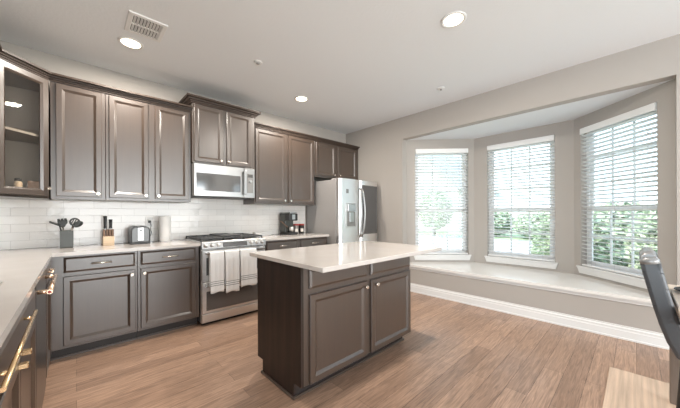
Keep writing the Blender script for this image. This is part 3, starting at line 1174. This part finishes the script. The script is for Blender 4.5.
ot = thing('wall_outlet', 'white electrical outlet on the tiles behind the toaster', 'outlet', (.622, YB - .012, 1.10))
MB().box((.585, YB - .016, 1.085), (.659, YB - .0105, 1.20), .003).build('plate', M['white'], ot)
for z in (1.115, 1.152):
    MB().box((.606, YB - .0175, z), (.638, YB - .0155, z + .028), .001).build('socket', M['paper'], ot)

pt = thing('paper_towel_roll', 'white paper towel roll standing between the toaster and the range', 'paper towels', (.752, 3.76, CT))
MB().lathe([(.002, 0), (.058, 0), (.060, .004), (.060, .286), (.058, .290), (.022, .290), (.022, .02)], Matrix.Translation((.752, 3.76, CT)), 28).build('roll', M['paper'], pt)
MB().lathe([(.010, .02), (.010, .296), (.004, .300)], Matrix.Translation((.752, 3.76, CT)), 12).build('core_post', M['white'], pt)

# coffee machine and tins on the right worktop
cf = thing('coffee_machine', 'black and silver coffee machine with a side lever on the right worktop', 'coffee maker', (2.43, 3.72, CT))
CX0, CX1, CY0, CY1 = 2.335, 2.490, 3.58, 3.86
MB().box((CX0, CY0, CT), (CX1, CY1, CT + .035), .008, seg=2).build('base', M['black'], cf)
MB().box((CX0, CY0 + .12, CT + .035), (CX1, CY1, CT + .325), .012, seg=2).build('tower', M['crock'], cf)
MB().box((CX0, CY0 + .0, CT + .215), (CX1, CY0 + .135, CT + .325), .012, seg=2).build('brew_head', M['black'], cf)
MB().box((CX0 + .02, CY0 + .01, CT + .325), (CX1 - .01, CY1 - .03, CT + .35), .008, seg=2).build('lid', M['steel_b'], cf)
MB().box((CX0 + .05, CY0 - .003, CT + .235), (CX1 - .05, CY0 + .002, CT + .31), .002).build('badge_plate', M['steel_b'], cf)
MB().lathe([(.004, 0), (.028, 0), (.034, .05), (.036, .085), (.032, .085), (.028, .01)], Matrix.Translation((2.412, CY0 + .06, CT + .036)), 18).build('drip_cup', M['steel'], cf)
m = MB()
m.tube([(CX0 + .02, 3.66, CT + .12), (CX0 - .04, 3.645, CT + .155), (CX0 - .10, 3.635, CT + .205), (CX0 - .125, 3.632, CT + .207)], [.008, .007, .006, .006], 10)
m.build('lever', M['walnut'], cf)


def tin(x, y, label, mat, r=.045, h=.155):
    o = thing('canister', label, 'canister', (x, y, CT), 'canisters beside the coffee machine')
    T = Matrix.Translation((x, y, CT))
    MB().lathe([(r - .003, 0), (r, .003), (r, h - .02), (r - .003, h - .018)], T, 22).build('body', mat, o)
    MB().lathe([(r + .002, h - .018), (r + .002, h), (r - .004, h + .004)], T, 22).build('lid', M['red'], o)
    # curved label
    P = [[], []]
    for k in range(9):
        a_ = math.radians(-140 + 62 * k / 8)
        for e, z in ((0, .035), (1, .085)):
            P[e].append((x + (r + .001) * math.cos(a_), y + (r + .001) * math.sin(a_), CT + z))
    MB().grid(P).build('paper_label', M['cream'], o)


tin(2.560, 3.74, 'grey canister with red lid right beside the coffee machine', M['tin'])
tin(2.668, 3.74, 'black canister with red lid nearest the refrigerator', M['black'])
MB().box((1.90, 3.80, CT), (2.16, 3.895, CT + .05), .006, seg=2).build('dish', M['paper'], base=(2.03, 3.85, CT),
    label='low white rectangular dish against the tiles between range and coffee machine', cat='dish')

# ------------------------------------------------------------------ ceiling fittings
def can(x, y, label):
    o = thing('ceiling_light', label, 'ceiling light', (x, y, ZC), 'round recessed ceiling lights')
    T = Matrix.Translation((x, y, ZC))
    MB().lathe([(.072, -.001), (.098, -.001), (.098, -.006), (.090, -.010), (.074, -.006), (.072, -.001)], T, 32, caps=False).build('trim_ring', M['white'], o)
    MB().lathe([(.001, -.003), (.074, -.003), (.074, -.005), (.001, -.006)], T, 32).build('lens', M['lens'], o)
    l = light('lamp', 'AREA', (0, 0, -.02), (0, 0, 0), CAN_POWER, (1, .925, .83), shape='DISK', size=.14)
    l.parent = o


can(.372, 3.173, 'lit round recessed light beside the ceiling vent, at upper left')
can(2.238, 3.122, 'lit round recessed light farthest back, above the coffee corner')
can(2.233, 1.012, 'lit round recessed light nearest the camera, towards the bay window')
vt = thing('ceiling_vent', 'white rectangular air vent in the ceiling beside a recessed light', 'vent', (.434, 2.82, ZC))
m = MB()
vx0, vx1, vy0, vy1 = .300, .566, 2.668, 2.975
MB().box((vx0 + .02, vy0 + .02, ZC - .003), (vx1 - .02, vy1 - .02, ZC - .001)).build('backing', M['black'], vt)


def rr4(e, z):
    return [(vx0 + e, vy0 + e, z), (vx1 - e, vy0 + e, z), (vx1 - e, vy1 - e, z), (vx0 + e, vy1 - e, z)]


m.loops([rr4(.036, ZC - .001), rr4(0, ZC - .001), rr4(.004, ZC - .010), rr4(.030, ZC - .012), rr4(.036, ZC - .009), rr4(.036, ZC - .001)], False, False)
m.box((vx0 + .036, 2.812, ZC - .011), (vx1 - .036, 2.832, ZC - .003))
m.build('frame', M['white'], vt)
for k in range(9):
    x = vx0 + .048 + k * .0218
    m = MB()
    for ya, yb in ((vy0 + .038, 2.811), (2.833, vy1 - .038)):
        m.box((-.0085, ya, -.0008), (.0085, yb, .0008), M4=Matrix.Translation((x, 0, ZC - .010)) @ Matrix.Rotation(math.radians(35), 4, 'Y'))
    m.build('louver', M['white'], vt)
sp_ = thing('sprinkler_cap', 'small white round sprinkler cap in the ceiling between the vent and the farthest light', 'sprinkler', (1.373, 2.677, ZC), 'small ceiling sprinkler caps')
MB().lathe([(.044, -.0005), (.044, -.010), (.036, -.015)], Matrix.Translation((1.373, 2.677, ZC)), 24).build('plate', M['white'], sp_)
MB().lathe([(.018, -.015), (.016, -.022), (.008, -.024)], Matrix.Translation((1.373, 2.677, ZC)), 14).build('cap', M['steel_s'], sp_)
s2 = thing('sprinkler_cap', 'small white sprinkler cap in the ceiling near the bay window header', 'sprinkler', (3.328, 1.671, ZC), 'small ceiling sprinkler caps')
MB().lathe([(.044, -.0005), (.044, -.010), (.036, -.015)], Matrix.Translation((3.328, 1.671, ZC)), 24).build('plate', M['white'], s2)
MB().lathe([(.012, -.015), (.010, -.03), (.006, -.032)], Matrix.Translation((3.328, 1.671, ZC)), 14).build('cap', M['steel_s'], s2)

# ------------------------------------------------------------------ dining corner: rug, table, chair, plate
MB().box((.9, -2.3, 0), (3.07, .147, .008), .002).build('rug', M['rug'], base=(2, -1, 0),
    label='beige woven rug on the wood floor under the dining table', cat='rug')
tx0, tx1, ty0, ty1 = 1.15, 2.86, -1.15, -.143
tb_ = thing('dining_table', 'dining table with taupe square legs at the right edge of the picture', 'table', (2.0, -.65, .008))
MB().box((tx0, ty0, .722), (tx1, ty1, .750), .004).build('tabletop', M['creamwood'], tb_)
for x in (tx0 + .04, tx1 - .11):
    for y in (ty0 + .003, ty1 - .048):
        MB().box((x, y, .008), (x + .045, y + .045, .722), .004).build('leg', M['taupe'], tb_)
m = MB()
m.box((tx0 + .05, ty1 - .045, .66), (tx1 - .06, ty1 - .025, .722))
m.box((tx0 + .05, ty0 + .045, .64), (tx1 - .06, ty0 + .065, .722))
m.build('apron', M['taupe'], tb_)

ch = thing('dining_chair', 'dark grey leather dining chair with a tall curved back facing the table', 'chair', (2.40, -.32, .008))
# backrest profile in the Y-Z plane: curves from the top (leaning towards the kitchen) down into the seat
prof = [(-.050, .965), (-.060, .91), (-.077, .83), (-.096, .74), (-.118, .65), (-.142, .57), (-.17, .51), (-.21, .475)]
cx0, cx1 = 2.19, 2.64


def slab(pts, t0, t1, xa, xb, r=.012):
    Ls = []
    n = len(pts)
    fr_, bk = [], []
    for i, (y, z) in enumerate(pts):
        a_ = Vector(pts[min(i + 1, n - 1)]) - Vector(pts[max(i - 1, 0)])
        nrm = Vector((-a_.y, a_.x)).normalized()
        th = t0 + (t1 - t0) * i / (n - 1)
        fr_.append(Vector((y, z)) + nrm * th / 2)
        bk.append(Vector((y, z)) - nrm * th / 2)
    ring = fr_ + bk[::-1]
    cxs = Vector((sum(p[0] for p in ring) / len(ring), sum(p[1] for p in ring) / len(ring)))
    mid = [(a_ + b_) / 2 for a_, b_ in zip(fr_, bk)]
    rm = mid + mid[::-1]

    def shrink(k):
        return [p.lerp(q, k) for p, q in zip(ring, rm)]
    for x, k in ((xa, .45), (xa + r * .4, .15), (xa + r, 0), (xb - r, 0), (xb - r * .4, .15), (xb, .45)):
        Ls.append([(x, p[0], p[1]) for p in shrink(k)])
    return MB().loops(Ls, smooth=True)


slab(prof, .076, .074, cx0, cx1).build('backrest', M['leather'], ch)
for k in (1, 2, 3):
    y_, z_ = prof[k]
    MB().box((cx0 + .002, y_ - .0385, z_ - .001), (cx1 - .002, y_ + .0385, z_ + .001), .0005, M4=Matrix.Translation((0, 0, 0))).build('seam', M['black'], ch)
capm = MB()
for x in (cx0 + .012, cx1 - .012):
    capm.tube([(x, -.051, .955), (x, -.048, .976), (x, -.046, .990)], [.038, .037, .024], 14)
capm.tube([(cx0 + .012, -.048, .972), (cx1 - .012, -.048, .972)], .033, 14)
capm.build('top_rail', M['metalcap'], ch)
MB().box((cx0, -.60, .43), (cx1, -.165, .50), .02, seg=3).build('seat', M['leather'], ch)
for x in (cx0 + .04, cx1 - .04):
    for y, yy in ((-.20, -.17), (-.56, -.58)):
        MB().tube([(x, y, .44), (x, yy, .008)], [.016, .012], 12).build('leg', M['black'], ch)

pl_ = thing('plate', 'white plate with a black rim on the dining table, behind the chair back', 'plate', (2.62, -.268, .7502))
MB().lathe([(.002, 0), (.07, 0), (.105, .014), (.103, .017), (.07, .004), (.002, .004)], Matrix.Translation((2.62, -.268, .7502)), 28).build('dish', M['paper'], pl_)
MB().lathe([(.100, .0165), (.1035, .0125), (.112, .014), (.112, .020), (.102, .020)], Matrix.Translation((2.62, -.268, .7502)), 28).build('rim', M['black'], pl_)

# ------------------------------------------------------------------ outside the bay
MB().box((3.99, -30, -.55), (40, 34, -.50)).build('ground_garden', M['lawn'], kind='structure')
MB().box((8.0, 1.6, -.50), (21, 34, -.47)).build('driveway', M['concrete'], kind='structure')


def leaves(name, c, rx, ry, rz, n, mat, parent, size=.09):
    m = MB()
    for _ in range(n):
        while True:
            p = Vector((random.uniform(-1, 1), random.uniform(-1, 1), random.uniform(-1, 1)))
            if .35 < p.length < 1:
                break
        q = Vector(c) + Vector((p.x * rx, p.y * ry, p.z * rz))
        u = Vector((random.gauss(0, 1), random.gauss(0, 1), random.gauss(0, 1))).normalized()
        v = u.orthogonal().normalized()
        s = size * random.uniform(.6, 1.3)
        m.add([q - u * s, q + v * s * .45, q + u * s, q - v * s * .45], [[0, 1, 2, 3]])
    return m.build(name, mat, parent, fix=False)


def shrub(x, y, r, h, label, mat, n=2500, trunk=None, size=.09):
    z0 = -.5
    o = thing('tree' if trunk else 'shrub', label, 'tree' if trunk else 'shrub', (x, y, z0), 'greenery outside the bay windows')
    zc = z0 + (trunk or 0) + h / 2
    leaves('foliage', (x, y, zc), r, r, h / 2, n, mat, o, size)
    MB().tube([(x, y, z0), (x + .03, y, z0 + (trunk or 0) + h * .45)], [.09, .03] if trunk else [.04, .015], 8).build('trunk', M['bark'], o)


shrub(6.5, .80, .62, 1.85, 'large leafy shrub close outside the right bay window, at its left half', M['leaf'], 4600, size=.07)
shrub(6.7, -.50, .66, 1.95, 'large leafy shrub close outside the right bay window, at its right half', M['leaf2'], 4600, size=.07)
shrub(8.1, .20, .60, 2.0, 'leafy shrub filling the gap behind the two close shrubs outside the right window', M['leaf2'], 3200, size=.09)
shrub(23, 4.4, 1.7, 2.0, 'distant pale shrub seen through the right side of the middle bay window', M['leaf2'], 2600, None, .2)
shrub(23.6, 8.0, 1.8, 2.2, 'distant green shrub seen through the left side of the middle bay window', M['leaf'], 2600, None, .2)
shrub(20, 10.6, 1.4, 3.0, 'leafy tree with a short trunk seen through the left bay window', M['leaf2'], 3200, .6, .17)
hs = thing('neighbour_house', 'pale brick neighbour house with a steep gable roof beyond the left bay window', 'house', (31, 16, -.5))
MB().box((26.5, 11.6, -.5), (36, 20.4, 4.0)).build('wall', M['housewall'], hs)
MB().loops([[(26.5, y, z) for y, z in ((11.6, 4.0), (20.4, 4.0), (16, 8.4))], [(36, y, z) for y, z in ((11.6, 4.0), (20.4, 4.0), (16, 8.4))]]).build('gable', M['housewall'], hs)
MB().loops([[(x, y, z) for y, z in ((11.0, 3.55), (11.0, 3.3), (16, 8.4), (21, 3.3), (21, 3.55), (16, 8.7))] for x in (26, 36.4)]).build('roof', M['roof'], hs)
for y in (12.6, 16.4):
    wn = MB().box((26.44, y, .6), (26.5, y + 1.3, 2.3)).build('window', M['white'], hs)
    MB().box((26.42, y + .08, .68), (26.44, y + 1.22, 2.22)).build('pane', M['ovenglass'], wn)
